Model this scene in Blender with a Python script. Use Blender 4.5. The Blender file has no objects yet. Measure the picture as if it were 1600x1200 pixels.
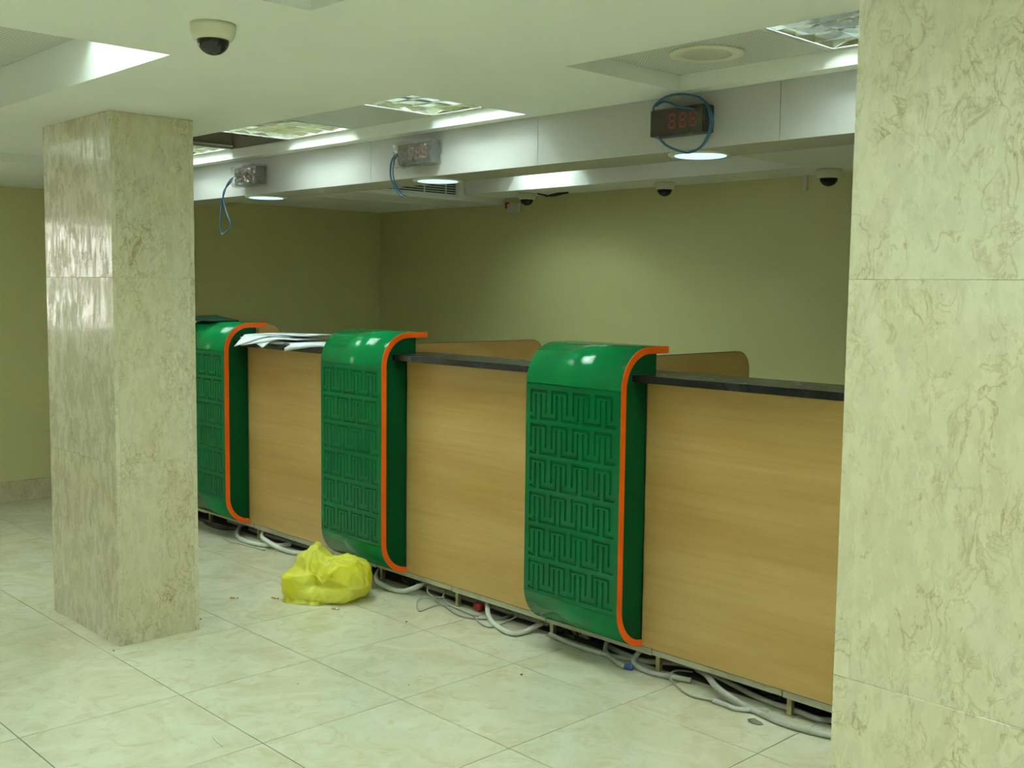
import bpy, bmesh, math, random
from mathutils import Vector, Matrix, noise

SC = bpy.context.scene
COL = SC.collection
random.seed(7)

# ------------------------------------------------------------------ camera
def setup_camera():
    f, yaw, p, r, h = 1701.914, math.radians(-46.1884), math.radians(5.00808), math.radians(-0.70543), 1.571
    fw = Vector((math.sin(yaw)*math.cos(p), math.cos(yaw)*math.cos(p), -math.sin(p)))
    rt = Vector((math.cos(yaw), -math.sin(yaw), 0.0))
    dn = fw.cross(rt)
    rt2 = rt*math.cos(r) + dn*math.sin(r)
    dn2 = -rt*math.sin(r) + dn*math.cos(r)
    up, bk = -dn2, -fw
    cd = bpy.data.cameras.new('camera')
    cd.sensor_width = 36.0
    cd.sensor_fit = 'HORIZONTAL'
    cd.lens = f/1600*36.0
    cd.clip_start = 0.02
    ob = bpy.data.objects.new('camera', cd)
    COL.objects.link(ob)
    ob.matrix_world = Matrix(((rt2.x, up.x, bk.x, 0), (rt2.y, up.y, bk.y, 0), (rt2.z, up.z, bk.z, h), (0, 0, 0, 1)))
    SC.camera = ob
setup_camera()

# ------------------------------------------------------------------ world, exposure
W = bpy.data.worlds.new('daylight')
SC.world = W
W.use_nodes = True
W.node_tree.nodes['Background'].inputs[0].default_value = (1.0, 0.95, 0.88, 1)
W.node_tree.nodes['Background'].inputs[1].default_value = 3.4
SC.view_settings.view_transform = 'Standard'
SC.view_settings.look = 'None'
SC.view_settings.gamma = 1.0
SC.view_settings.use_curve_mapping = False
SC.view_settings.exposure = 0.93
TUBE = 34.0                      # fluorescent tube strength
TUBE_COL = (0.79, 1.0, 0.95)
DOWN = 0.95                       # downlight lamp strength

# ------------------------------------------------------------------ helpers: meshes
def tag(o, label=None, cat=None, group=None, kind=None):
    if label: o['label'] = label
    if cat: o['category'] = cat
    if group: o['group'] = group
    if kind: o['kind'] = kind
    return o

def empty(name, loc=(0, 0, 0)):
    o = bpy.data.objects.new(name, None)
    o.empty_display_size = 0.05
    COL.objects.link(o)
    o.location = loc
    return o

def link(name, me, mat=None, parent=None, smooth=False):
    if mat and not me.materials:
        me.materials.append(mat)
    if smooth:
        for p in me.polygons: p.use_smooth = True
    o = bpy.data.objects.new(name, me)
    COL.objects.link(o)
    if parent:
        o.parent = parent
    return o

def rel(o, world):
    """place a child so that its mesh, given in world coordinates, stays where it is"""
    return o

class MB:
    def __init__(self): self.v, self.f, self.sm = [], [], []
    def add(self, vs, fs, smooth=False):
        n = len(self.v)
        self.v += [tuple(v) for v in vs]
        self.f += [tuple(i+n for i in f) for f in fs]
        self.sm += [smooth]*len(fs)
        return self
    def box(self, x0, x1, y0, y1, z0, z1):
        vs = [(x0,y0,z0),(x1,y0,z0),(x1,y1,z0),(x0,y1,z0),(x0,y0,z1),(x1,y0,z1),(x1,y1,z1),(x0,y1,z1)]
        return self.add(vs, [(0,3,2,1),(4,5,6,7),(0,1,5,4),(1,2,6,5),(2,3,7,6),(3,0,4,7)])
    def lathe(self, prof, c=(0,0,0), n=32, axis='z'):
        vs, fs = [], []
        for (r, z) in prof:
            for k in range(n):
                a = 2*math.pi*k/n
                if axis == 'z': vs.append((c[0]+r*math.cos(a), c[1]+r*math.sin(a), c[2]+z))
                elif axis == 'x': vs.append((c[0]+z, c[1]+r*math.cos(a), c[2]+r*math.sin(a)))
                else: vs.append((c[0]+r*math.sin(a), c[1]+z, c[2]+r*math.cos(a)))
        for i in range(len(prof)-1):
            for k in range(n):
                a, b = i*n+k, i*n+(k+1) % n
                fs.append((a, b, b+n, a+n))
        fs.append(tuple(range(n))[::-1])
        fs.append(tuple(range((len(prof)-1)*n, len(prof)*n)))
        return self.add(vs, fs, True)
    def prism_x(self, poly, x0, x1):
        """poly: (y,z) outline, extruded along x"""
        n = len(poly)
        vs = [(x0, y, z) for y, z in poly] + [(x1, y, z) for y, z in poly]
        fs = [tuple(range(n)), tuple(range(n, 2*n))[::-1]]
        fs += [(i, i+n, (i+1) % n+n, (i+1) % n) for i in range(n)]
        return self.add(vs, fs)
    def ribbon_x(self, outer, inner, x0, x1, smooth=True):
        """closed sheet between two open (y,z) lines of equal length, extruded along x"""
        n = len(outer)
        vs = [(x0,)+tuple(p) for p in outer]+[(x0,)+tuple(p) for p in inner]+[(x1,)+tuple(p) for p in outer]+[(x1,)+tuple(p) for p in inner]
        fo, fi, fe = [], [], []
        for i in range(n-1):
            fo.append((i, i+1, 2*n+i+1, 2*n+i))
            fi.append((n+i+1, n+i, 3*n+i, 3*n+i+1))
            fe.append((i+1, i, n+i, n+i+1))
            fe.append((2*n+i, 2*n+i+1, 3*n+i+1, 3*n+i))
        fe.append((0, 2*n, 3*n, n))
        fe.append((n-1, 2*n-1, 4*n-1, 3*n-1))
        k = len(self.v)
        self.add(vs, fo, smooth)
        m = k
        for fs, s in ((fi, smooth), (fe, False)):
            self.f += [tuple(i+m for i in f) for f in fs]
            self.sm += [s]*len(fs)
        return self
    def tube(self, pts, r, n=10, sub=8, ribs=0.0, closed=False, pitch=0.008):
        P = smooth_path(pts, sub)
        if ribs:
            P = resample(P, pitch/2)
        vs, fs = [], []
        up = Vector((0.13, 0.21, 0.97))
        t0 = None
        for i, p in enumerate(P):
            t = (P[min(i+1, len(P)-1)]-P[max(i-1, 0)])
            t = t.normalized() if t.length > 1e-9 else (t0 or Vector((1, 0, 0)))
            t0 = t
            u = t.cross(up)
            if u.length < 1e-4: u = t.cross(Vector((1, 0, 0)))
            u.normalize(); w = u.cross(t).normalized()
            up = w
            rr = r*(1-ribs*(i % 2)) if ribs else r
            for k in range(n):
                a = 2*math.pi*k/n
                vs.append(p+u*(rr*math.cos(a))+w*(rr*math.sin(a)))
        for i in range(len(P)-1):
            for k in range(n):
                a, b = i*n+k, i*n+(k+1) % n
                fs.append((a, b, b+n, a+n))
        fs.append(tuple(range(n))[::-1])
        fs.append(tuple(range((len(P)-1)*n, len(P)*n)))
        return self.add(vs, fs, True)
    def mesh(self, name):
        me = bpy.data.meshes.new(name)
        me.from_pydata(self.v, [], self.f)
        for p, s in zip(me.polygons, self.sm): p.use_smooth = s
        bm = bmesh.new(); bm.from_mesh(me)
        bmesh.ops.recalc_face_normals(bm, faces=bm.faces)
        bm.to_mesh(me); bm.free()
        me.update()
        return me
    def build(self, name, mat=None, parent=None, bevel=0.0, seg=2):
        me = self.mesh(name)
        if bevel: bevel_mesh(me, bevel, seg)
        return link(name, me, mat, parent)

def bevel_mesh(me, w, seg=2):
    bm = bmesh.new(); bm.from_mesh(me)
    es = [e for e in bm.edges if len(e.link_faces) == 2 and e.calc_face_angle(0) > 0.6]
    bmesh.ops.bevel(bm, geom=es, offset=w, segments=seg, affect='EDGES', clamp_overlap=True)
    bm.to_mesh(me); bm.free()

def smooth_path(pts, sub):
    P = [Vector(p) for p in pts]
    if len(P) < 3:
        return P
    Q = [P[0]*2-P[1]]+P+[P[-1]*2-P[-2]]
    out = []
    for i in range(1, len(Q)-2):
        a, b, c, d = Q[i-1:i+3]
        for s in range(sub):
            t = s/sub
            out.append(0.5*((2*b)+(c-a)*t+(2*a-5*b+4*c-d)*t*t+(3*b-a-3*c+d)*t*t*t))
    out.append(P[-1])
    return out

def resample(P, step):
    out = [P[0]]; acc = 0.0
    for a, b in zip(P, P[1:]):
        L = (b-a).length
        while L > 1e-9 and acc+L >= step:
            t = (step-acc)/L
            a = a+(b-a)*t
            out.append(a)
            L = (b-a).length; acc = 0.0
        acc += L
    return out

def copy_tree(o, parent=None):
    c = o.copy(); COL.objects.link(c); c.parent = parent
    for ch in list(o.children): copy_tree(ch, c)
    return c

# ------------------------------------------------------------------ helpers: materials
def M(name, col=(0.8, 0.8, 0.8), rough=0.5, metal=0.0, spec=0.5, **kw):
    m = bpy.data.materials.new(name); m.use_nodes = True
    b = m.node_tree.nodes['Principled BSDF']
    b.inputs['Base Color'].default_value = (*col, 1)
    b.inputs['Roughness'].default_value = rough
    b.inputs['Metallic'].default_value = metal
    b.inputs['Specular IOR Level'].default_value = spec
    for k, v in kw.items():
        b.inputs[k.replace('_', ' ')].default_value = v
    return m

class NT:
    def __init__(self, m):
        self.m = m; self.t = m.node_tree; self.b = m.node_tree.nodes['Principled BSDF']
    def n(self, typ, **kw):
        nd = self.t.nodes.new(typ)
        for k, v in kw.items():
            if k.startswith('i_'):
                nd.inputs[k[2:].replace('_', ' ')].default_value = v
            else: setattr(nd, k, v)
        return nd
    def l(self, a, b): self.t.links.new(a, b)
    def coords(self, scale=(1, 1, 1), rnd=0.0, kind='Object', loc=(0, 0, 0)):
        tc = self.n('ShaderNodeTexCoord'); mp = self.n('ShaderNodeMapping')
        mp.inputs['Scale'].default_value = scale
        mp.inputs['Location'].default_value = loc
        if kind == 'Position':
            g = self.n('ShaderNodeNewGeometry'); src = g.outputs['Position']
        else: src = tc.outputs[kind]
        if rnd:
            oi = self.n('ShaderNodeObjectInfo'); mu = self.n('ShaderNodeVectorMath', operation='SCALE')
            cb = self.n('ShaderNodeCombineXYZ')
            self.l(oi.outputs['Random'], cb.inputs[0]); self.l(oi.outputs['Random'], cb.inputs[1]); self.l(oi.outputs['Random'], cb.inputs[2])
            mu.inputs['Scale'].default_value = rnd
            self.l(cb.outputs[0], mu.inputs[0])
            ad = self.n('ShaderNodeVectorMath', operation='ADD')
            self.l(src, ad.inputs[0]); self.l(mu.outputs[0], ad.inputs[1]); src = ad.outputs[0]
        self.l(src, mp.inputs[0])
        return mp.outputs[0]
    def noise(self, co, scale, detail=4, rough=0.5, dist=0.0):
        nd = self.n('ShaderNodeTexNoise'); nd.inputs['Scale'].default_value = scale
        nd.inputs['Detail'].default_value = detail; nd.inputs['Roughness'].default_value = rough
        nd.inputs['Distortion'].default_value = dist
        self.l(co, nd.inputs['Vector']); return nd.outputs['Fac']
    def ramp(self, fac, stops, interp='LINEAR'):
        r = self.n('ShaderNodeValToRGB'); r.color_ramp.interpolation = interp
        e = r.color_ramp.elements
        while len(e) < len(stops): e.new(0.5)
        for el, (p, c) in zip(e, stops):
            el.position = p; el.color = (*c, 1) if len(c) == 3 else c
        self.l(fac, r.inputs[0]); return r.outputs[0]
    def mix(self, fac, a, b, blend='MIX'):
        x = self.n('ShaderNodeMix', data_type='RGBA', blend_type=blend)
        if isinstance(fac, (int, float)): x.inputs[0].default_value = fac
        else: self.l(fac, x.inputs[0])
        for s, v in ((6, a), (7, b)):
            if isinstance(v, tuple): x.inputs[s].default_value = (*v, 1)
            else: self.l(v, x.inputs[s])
        return x.outputs[2]
    def math(self, op, a, b=None, clamp=False):
        x = self.n('ShaderNodeMath', operation=op, use_clamp=clamp)
        for i, v in enumerate((a, b)):
            if v is None: continue
            if isinstance(v, (int, float)): x.inputs[i].default_value = v
            else: self.l(v, x.inputs[i])
        return x.outputs[0]
    def bump(self, h, strength=0.2, dist=0.01):
        x = self.n('ShaderNodeBump'); x.inputs['Strength'].default_value = strength; x.inputs['Distance'].default_value = dist
        self.l(h, x.inputs['Height']); self.l(x.outputs[0], self.b.inputs['Normal'])
    def color(self, c): self.l(c, self.b.inputs['Base Color'])
    def rough(self, r): self.l(r, self.b.inputs['Roughness'])

def mat_marble(name, base, vein, warm, scale=1.0, rough=0.10, strength=1.0):
    m = M(name, base, rough); t = NT(m)
    co = t.coords((1, 1, 0.6), rnd=37.0, kind='Object')
    big = t.noise(co, 2.6*scale, 4, 0.55)
    c0 = t.mix(t.ramp(big, [(0.35, (0, 0, 0)), (0.7, (1, 1, 1))]), base, warm)
    def veins(sc, centre, w, dist, gate_scale, g0, g1, amp):
        n1 = t.noise(co, sc*scale, 5, 0.58, dist)
        v = t.ramp(t.math('ABSOLUTE', t.math('SUBTRACT', n1, centre)), [(0.0, (1, 1, 1)), (w*0.4, (0.5, 0.5, 0.5)), (w, (0, 0, 0))])
        g = t.ramp(t.noise(co, gate_scale*scale, 4, 0.6), [(g0, (0, 0, 0)), (g1, (1, 1, 1))])
        return t.math('MULTIPLY', t.math('MULTIPLY', v, g), amp*strength)
    v1 = veins(5.5, 0.5, 0.014, 0.5, 5.2, 0.53, 0.60, 0.60)
    v2 = veins(15.0, 0.5, 0.030, 0.7, 5.4, 0.47, 0.60, 0.52)
    v3 = veins(30.0, 0.53, 0.05, 0.8, 7.0, 0.46, 0.60, 0.48)
    pits = t.ramp(t.noise(co, 70*scale, 3, 0.55), [(0.66, (0, 0, 0)), (0.73, (1, 1, 1))])
    v = t.math('ADD', t.math('ADD', v1, v2), t.math('ADD', v3, t.math('MULTIPLY', pits, 0.45*strength)), True)
    c1 = t.mix(v, c0, vein)
    fine = t.noise(co, 34*scale, 5, 0.65)
    c2 = t.mix(0.20, c1, t.ramp(fine, [(0.3, (0.45, 0.42, 0.33)), (0.65, (1, 1, 0.97))]), 'MULTIPLY')
    t.color(c2)
    st = t.coords((11, 11, 4.5), rnd=11.0, kind='Object')
    polish = t.noise(st, 2.2, 6, 0.7)
    t.rough(t.math('ADD', t.math('MULTIPLY', t.ramp(polish, [(0.42, (0, 0, 0)), (0.56, (1, 1, 1))]), 0.30), rough))
    t.bump(t.math('SUBTRACT', t.math('MULTIPLY', polish, 0.5), v), 0.07, 0.003)
    return m

def mat_tile(name):
    base, warm = (0.64, 0.635, 0.485), (0.56, 0.525, 0.355)
    m = M(name, base, 0.12); t = NT(m)
    co = t.coords((1, 1, 1), rnd=53.0, kind='Object')
    n = t.noise(co, 3.2, 5, 0.62, 1.2)
    c = t.mix(t.ramp(n, [(0.40, (0, 0, 0)), (0.66, (1, 1, 1))]), base, warm)
    n2 = t.noise(co, 7.5, 5, 0.66, 1.6)
    c = t.mix(t.math('MULTIPLY', t.ramp(n2, [(0.52, (0, 0, 0)), (0.66, (1, 1, 1))]), 0.55), c, (0.52, 0.43, 0.255))
    n3 = t.noise(co, 5.0, 4, 0.6, 1.0)
    c = t.mix(t.math('MULTIPLY', t.ramp(n3, [(0.55, (0, 0, 0)), (0.72, (1, 1, 1))]), 0.4), c, (0.72, 0.72, 0.58))
    # dust and scuffs
    pw = t.coords((1, 1, 1), kind='Position')
    d = t.ramp(t.noise(pw, 1.7, 6, 0.65), [(0.45, (0, 0, 0)), (0.75, (1, 1, 1))])
    t.color(t.mix(t.math('MULTIPLY', d, 0.22), c, (0.52, 0.50, 0.38)))
    t.rough(t.math('ADD', t.math('MULTIPLY', t.noise(pw, 3.0, 5, 0.6), 0.20), 0.13))
    t.bump(t.noise(pw, 2.5, 2), 0.03, 0.01)
    return m

def mat_paint(name, col, rough=0.6, bump=0.06, var=0.06):
    m = M(name, col, rough); t = NT(m)
    co = t.coords((1, 1, 1), kind='Position')
    t.color(t.mix(t.ramp(t.noise(co, 1.3, 4, 0.6), [(0.3, (0, 0, 0)), (0.75, (1, 1, 1))]), col, tuple(c*(1-var) for c in col)))
    t.bump(t.noise(co, 160, 2), bump, 0.002)
    return m

def mat_wood(name):
    a, b, d = (0.59, 0.385, 0.140), (0.48, 0.285, 0.080), (0.40, 0.220, 0.050)
    m = M(name, a, 0.36); t = NT(m)
    co = t.coords((0.30, 1, 2.7), rnd=9.0, kind='Object')
    n = t.noise(co, 1.9, 4, 0.55, 0.35)
    c = t.mix(t.ramp(n, [(0.36, (0, 0, 0)), (0.68, (1, 1, 1))]), a, b)
    co2 = t.coords((0.55, 1, 26), rnd=5.0, kind='Object')
    n2 = t.noise(co2, 2.2, 5, 0.6, 0.2)
    c = t.mix(t.math('MULTIPLY', t.ramp(n2, [(0.45, (0, 0, 0)), (0.72, (1, 1, 1))]), 0.30), c, d)
    co3 = t.coords((5, 1, 160), kind='Object')
    c = t.mix(0.12, c, t.ramp(t.noise(co3, 3, 3), [(0.3, (0.5, 0.42, 0.3)), (0.7, (1, 1, 1))]), 'MULTIPLY')
    t.color(c)
    t.bump(t.noise(co3, 3, 2), 0.04, 0.001)
    return m

def mat_green(name, col, rough=0.1, spec=0.3):
    m = M(name, col, rough); t = NT(m)
    co = t.coords((1, 1, 1), kind='Object')
    t.color(t.mix(t.ramp(t.noise(co, 5, 4), [(0.3, (0, 0, 0)), (0.8, (1, 1, 1))]), col, tuple(c*0.86 for c in col)))
    t.bump(t.noise(co, 38, 2, 0.5), 0.025, 0.002)
    m.node_tree.nodes['Principled BSDF'].inputs['Specular IOR Level'].default_value = spec
    return m

def mat_perforated(name):
    col = (0.62, 0.62, 0.56)
    m = M(name, col, 0.55); t = NT(m)
    tc = t.coords((74, 74, 1), kind='Object')
    sp = t.n('ShaderNodeSeparateXYZ'); t.l(tc, sp.inputs[0])
    fx = t.math('SUBTRACT', t.math('FRACT', sp.outputs[0]), 0.5); fy = t.math('SUBTRACT', t.math('FRACT', sp.outputs[1]), 0.5)
    d = t.math('SQRT', t.math('ADD', t.math('MULTIPLY', fx, fx), t.math('MULTIPLY', fy, fy)))
    h = t.math('LESS_THAN', d, 0.24)
    t.color(t.mix(h, col, (0.20, 0.20, 0.17)))
    return m

def mat_emit(name, col, s):
    m = bpy.data.materials.new(name); m.use_nodes = True
    nt = m.node_tree
    nt.nodes.remove(nt.nodes['Principled BSDF'])
    e = nt.nodes.new('ShaderNodeEmission')
    e.inputs[0].default_value = (*col, 1); e.inputs[1].default_value = s
    nt.links.new(e.outputs[0], nt.nodes['Material Output'].inputs[0])
    return m

def mat_speckle(name, base, dots, rough=0.15, scale=220):
    m = M(name, base, rough); t = NT(m)
    co = t.coords((1, 1, 1), kind='Object')
    t.color(t.mix(t.ramp(t.noise(co, scale, 2, 0.5), [(0.56, (0, 0, 0)), (0.68, (1, 1, 1))]), base, dots))
    t.rough(t.math('ADD', t.math('MULTIPLY', t.noise(co, 9, 4), 0.2), rough-0.05))
    return m

def mat_metal_dirty(name, col, rough, metal=0.0, dirt=(0.25, 0.22, 0.16), amt=0.5, scale=14):
    m = M(name, col, rough, metal); t = NT(m)
    co = t.coords((1, 1, 1), kind='Position')
    t.color(t.mix(t.math('MULTIPLY', t.ramp(t.noise(co, scale, 5, 0.65), [(0.48, (0, 0, 0)), (0.78, (1, 1, 1))]), amt), col, dirt))
    t.bump(t.noise(co, 60, 3), 0.05, 0.002)
    return m

MAT = {}
MAT['marble'] = mat_marble('marble_cladding', (0.665, 0.625, 0.475), (0.33, 0.235, 0.095), (0.615, 0.55, 0.37))
MAT['skirting'] = mat_marble('skirting_marble', (0.62, 0.57, 0.40), (0.36, 0.29, 0.14), (0.56, 0.50, 0.32), 2.0)
MAT['tile'] = mat_tile('glazed_floor_tile')
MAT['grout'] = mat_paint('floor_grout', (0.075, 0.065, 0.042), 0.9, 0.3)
MAT['filler'] = mat_paint('stone_filler', (0.52, 0.47, 0.31), 0.8)
MAT['wall'] = mat_paint('cream_wall_paint', (0.60, 0.575, 0.28), 0.45)
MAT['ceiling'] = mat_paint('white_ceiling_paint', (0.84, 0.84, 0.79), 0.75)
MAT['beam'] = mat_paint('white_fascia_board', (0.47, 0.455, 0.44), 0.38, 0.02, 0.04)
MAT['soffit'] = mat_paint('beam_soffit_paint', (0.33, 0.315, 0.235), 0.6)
MAT['dark'] = M('black_gap', (0.02, 0.02, 0.018), 0.8)
MAT['wood'] = mat_wood('beech_laminate')
MAT['edge'] = M('dark_board_edge', (0.10, 0.07, 0.04), 0.5)
MAT['green'] = mat_green('green_lacquer', (0.003, 0.20, 0.052), 0.14, 0.22)
MAT['green_relief'] = mat_green('green_embossed_lacquer', (0.003, 0.140, 0.042), 0.13, 0.25)
MAT['green_side'] = mat_green('dark_green_side', (0.0015, 0.068, 0.018), 0.35, 0.10)
MAT['orange'] = M('orange_edge_band', (0.88, 0.105, 0.002), 0.35)
MAT['granite'] = mat_speckle('black_granite', (0.013, 0.014, 0.015), (0.05, 0.05, 0.053), 0.20)
MAT['rail'] = mat_metal_dirty('painted_base_rail', (0.52, 0.50, 0.37), 0.5)
MAT['leg'] = mat_metal_dirty('galvanised_leg', (0.46, 0.40, 0.22), 0.4, 0.5)
MAT['board'] = mat_metal_dirty('grey_chipboard', (0.16, 0.14, 0.10), 0.8)
MAT['shade_board'] = mat_metal_dirty('gap_shade_board', (0.045, 0.040, 0.032), 0.9)  # near-black colour stands in for shade in the gap under the counter
MAT['conduit'] = mat_metal_dirty('grey_pvc_conduit', (0.42, 0.42, 0.36), 0.4, amt=0.7, scale=22)
MAT['conduit_white'] = mat_metal_dirty('white_pvc_conduit', (0.66, 0.67, 0.60), 0.35, amt=0.35, scale=18)
MAT['wire'] = M('grey_wire_sheath', (0.30, 0.30, 0.25), 0.45)
MAT['black_wire'] = M('black_wire_sheath', (0.02, 0.02, 0.02), 0.5)
MAT['dark_wire'] = mat_metal_dirty('dusty_dark_sheath', (0.06, 0.058, 0.05), 0.7, dirt=(0.14, 0.13, 0.10))
MAT['red'] = M('red_plastic', (0.45, 0.02, 0.02), 0.4)
MAT['blue'] = M('blue_cable_sheath', (0.028, 0.105, 0.20), 0.4)
MAT['blue_tape'] = M('blue_tape', (0.03, 0.09, 0.30), 0.5)
MAT['paper'] = M('white_paper', (0.78, 0.81, 0.86), 0.7)
MAT['case'] = mat_speckle('dark_display_case', (0.035, 0.034, 0.028), (0.08, 0.08, 0.065), 0.35, 60)
MAT['lens'] = M('smoked_display_lens', (0.045, 0.030, 0.022), 0.12)
MAT['digit'] = M('dim_red_digit', (0.24, 0.036, 0.022), 0.4)
MAT['cam_white'] = M('camera_plastic', (0.66, 0.63, 0.50), 0.4)
MAT['dome'] = M('black_dome', (0.012, 0.012, 0.014), 0.05)
MAT['alu'] = M('mirror_louvre', (0.80, 0.82, 0.80), 0.09, 1.0)
MAT['alu_frame'] = M('louvre_frame', (0.70, 0.71, 0.68), 0.35, 0.6)
MAT['housing'] = M('white_lamp_housing', (0.80, 0.80, 0.76), 0.4)
MAT['tube'] = mat_emit('fluorescent_tube', TUBE_COL, TUBE)
MAT['down'] = mat_emit('downlight_lamp', (0.46, 1.0, 1.0), DOWN)
MAT['rim'] = M('downlight_rim', (0.62, 0.60, 0.48), 0.35)
MAT['perf'] = mat_perforated('perforated_ceiling_tile')
MAT['grille'] = M('speaker_cloth', (0.50, 0.49, 0.40), 0.8)
MAT['void'] = mat_metal_dirty('ceiling_void_slab', (0.26, 0.23, 0.18), 0.9, amt=0.7, scale=6)
MAT['vent'] = M('white_vent_metal', (0.66, 0.67, 0.62), 0.4)
MAT['box_green'] = M('dark_green_box', (0.010, 0.060, 0.040), 0.45)
MAT['white_plastic'] = M('white_plastic', (0.62, 0.62, 0.52), 0.45)
MAT['butt'] = M('cigarette_paper', (0.75, 0.74, 0.68), 0.8)
MAT['filter'] = M('cigarette_filter', (0.55, 0.27, 0.08), 0.8)
MAT['ash'] = M('ash', (0.05, 0.05, 0.05), 0.9)
MAT['frame'] = M('window_frame_aluminium', (0.55, 0.55, 0.52), 0.35, 0.7)

def glass_mat():
    m = bpy.data.materials.new('window_glass'); m.use_nodes = True
    nt = m.node_tree; nt.nodes.remove(nt.nodes['Principled BSDF'])
    a = nt.nodes.new('ShaderNodeBsdfTransparent'); a.inputs[0].default_value = (0.94, 0.96, 0.94, 1)
    g = nt.nodes.new('ShaderNodeBsdfGlossy'); g.inputs['Roughness'].default_value = 0.02
    x = nt.nodes.new('ShaderNodeMixShader'); x.inputs[0].default_value = 0.07
    nt.links.new(a.outputs[0], x.inputs[1]); nt.links.new(g.outputs[0], x.inputs[2])
    nt.links.new(x.outputs[0], nt.nodes['Material Output'].inputs[0])
    return m
MAT['glass'] = glass_mat()

def film_mat():
    m = bpy.data.materials.new('clear_plastic_wrap'); m.use_nodes = True
    nt = m.node_tree; nt.nodes.remove(nt.nodes['Principled BSDF'])
    a = nt.nodes.new('ShaderNodeBsdfTransparent'); a.inputs[0].default_value = (0.97, 0.97, 0.97, 1)
    g = nt.nodes.new('ShaderNodeBsdfGlossy'); g.inputs['Roughness'].default_value = 0.10
    d = nt.nodes.new('ShaderNodeBsdfDiffuse'); d.inputs[0].default_value = (0.62, 0.64, 0.62, 1)
    x1 = nt.nodes.new('ShaderNodeMixShader'); x1.inputs[0].default_value = 0.30
    x = nt.nodes.new('ShaderNodeMixShader'); x.inputs[0].default_value = 0.30
    nt.links.new(g.outputs[0], x1.inputs[1]); nt.links.new(d.outputs[0], x1.inputs[2])
    nt.links.new(a.outputs[0], x.inputs[1]); nt.links.new(x1.outputs[0], x.inputs[2])
    nt.links.new(x.outputs[0], nt.nodes['Material Output'].inputs[0])
    return m
MAT['film'] = film_mat()

def bag_mat():
    m = M('yellow_plastic_bag', (0.80, 0.78, 0.05), 0.36); t = NT(m)
    co = t.coords((1, 1, 1), kind='Object')
    t.color(t.mix(t.ramp(t.noise(co, 9, 4, 0.6), [(0.35, (0, 0, 0)), (0.7, (1, 1, 1))]), (0.84, 0.78, 0.03), (0.86, 0.85, 0.17)))
    t.bump(t.noise(co, 34, 4, 0.6, 0.8), 0.3, 0.005)
    nt = m.node_tree
    tr = nt.nodes.new('ShaderNodeBsdfTranslucent'); tr.inputs[0].default_value = (0.9, 0.85, 0.08, 1)
    x = nt.nodes.new('ShaderNodeMixShader'); x.inputs[0].default_value = 0.3
    nt.links.new(t.b.outputs[0], x.inputs[1]); nt.links.new(tr.outputs[0], x.inputs[2])
    nt.links.new(x.outputs[0], nt.nodes['Material Output'].inputs[0])
    return m
MAT['bag'] = bag_mat()

# ------------------------------------------------------------------ the place, in metres
XL, XR, YF, YB = -8.06, 2.6, -4.2, 6.05
H = 2.29                                   # ceiling
ZT = 2.345                                 # tile plane in the ceiling recesses
GX, GY, TS = -3.204, 2.505, 0.60           # floor joint grid
PY, PX0, PITCH, PWID = 3.29, -2.80, 1.57, 0.54   # piers: front plane, right edge of the nearest, spacing, width
PANEL_Y = 3.45

# ------------------------------------------------------------------ floor with its tiles
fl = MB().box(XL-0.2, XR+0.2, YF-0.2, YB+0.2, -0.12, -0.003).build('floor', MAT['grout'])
tag(fl, kind='structure')
def make_tiles():
    g = 0.0018
    cache = {}
    nx0 = math.floor((XL-GX)/TS); nx1 = math.ceil((XR-GX)/TS)
    ny0 = math.floor((-1.2-GY)/TS); ny1 = math.ceil((4.3-GY)/TS)
    for j in range(ny0, ny1):
        for i in range(nx0, nx1):
            x0, x1 = max(GX+i*TS, XL)+g, min(GX+(i+1)*TS, XR)-g
            y0, y1 = GY+j*TS+g, GY+(j+1)*TS-g
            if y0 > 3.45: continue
            y1 = min(y1, 3.515)  # dark slab left bare under the counter, standing in for shade and dirt
            if x1-x0 < 0.03: continue
            cx, cy, w, d = (x0+x1)/2, (y0+y1)/2, round((x1-x0)/2, 4), round((y1-y0)/2, 4)
            if (w, d) not in cache:
                me = MB().box(-w, w, -d, d, -0.0029, 0.0).mesh('tile')
                bevel_mesh(me, 0.0007, 1)
                me.materials.append(MAT['tile'])
                cache[(w, d)] = me
            o = link('tile', cache[(w, d)], None, fl)
            o.location = (cx, cy, 0)
    rest = MB()
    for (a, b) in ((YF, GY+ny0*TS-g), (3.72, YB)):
        y = a
        while y < b-0.01:
            x = XL
            while x < XR-0.01:
                rest.box(x+g, min(x+TS, XR)-g, y+g, min(y+TS, b)-g, -0.0029, 0.0)
                x += TS
            y += TS
    tag(rest.build('tile_field', MAT['tile'], fl), kind='stuff')
make_tiles()

# ------------------------------------------------------------------ walls
ZW = 2.75
tag(MB().box(XL, XR, YB, YB+0.15, 0, ZW).build('wall_back', MAT['wall']), kind='structure')
tag(MB().box(XR, XR+0.15, YF, YB, 0, ZW).build('wall_right', MAT['wall']), kind='structure')
def wall_with_opening(name, axis, pos, a0, a1, openings):
    """wall plane at pos; openings (lo, hi, z0, z1) along the wall"""
    mb = MB()
    def bx(p, q, z0, z1):
        if axis == 'x': mb.box(pos-0.15, pos, p, q, z0, z1)
        else: mb.box(p, q, pos-0.15, pos, z0, z1)
    cur = a0
    for lo, hi, z0, z1 in openings:
        bx(cur, lo, 0, ZW); bx(lo, hi, 0, z0); bx(lo, hi, z1, ZW)
        cur = hi
    bx(cur, a1, 0, ZW)
    return tag(mb.build(name, MAT['wall']), kind='structure')
LW = (-0.35, 1.06, 1.20, 2.04)                # side window
wall_with_opening('wall_left', 'x', XL, YF, YB, [LW])
wall_with_opening('wall_front', 'y', YF, XL, XR, [])
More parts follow.
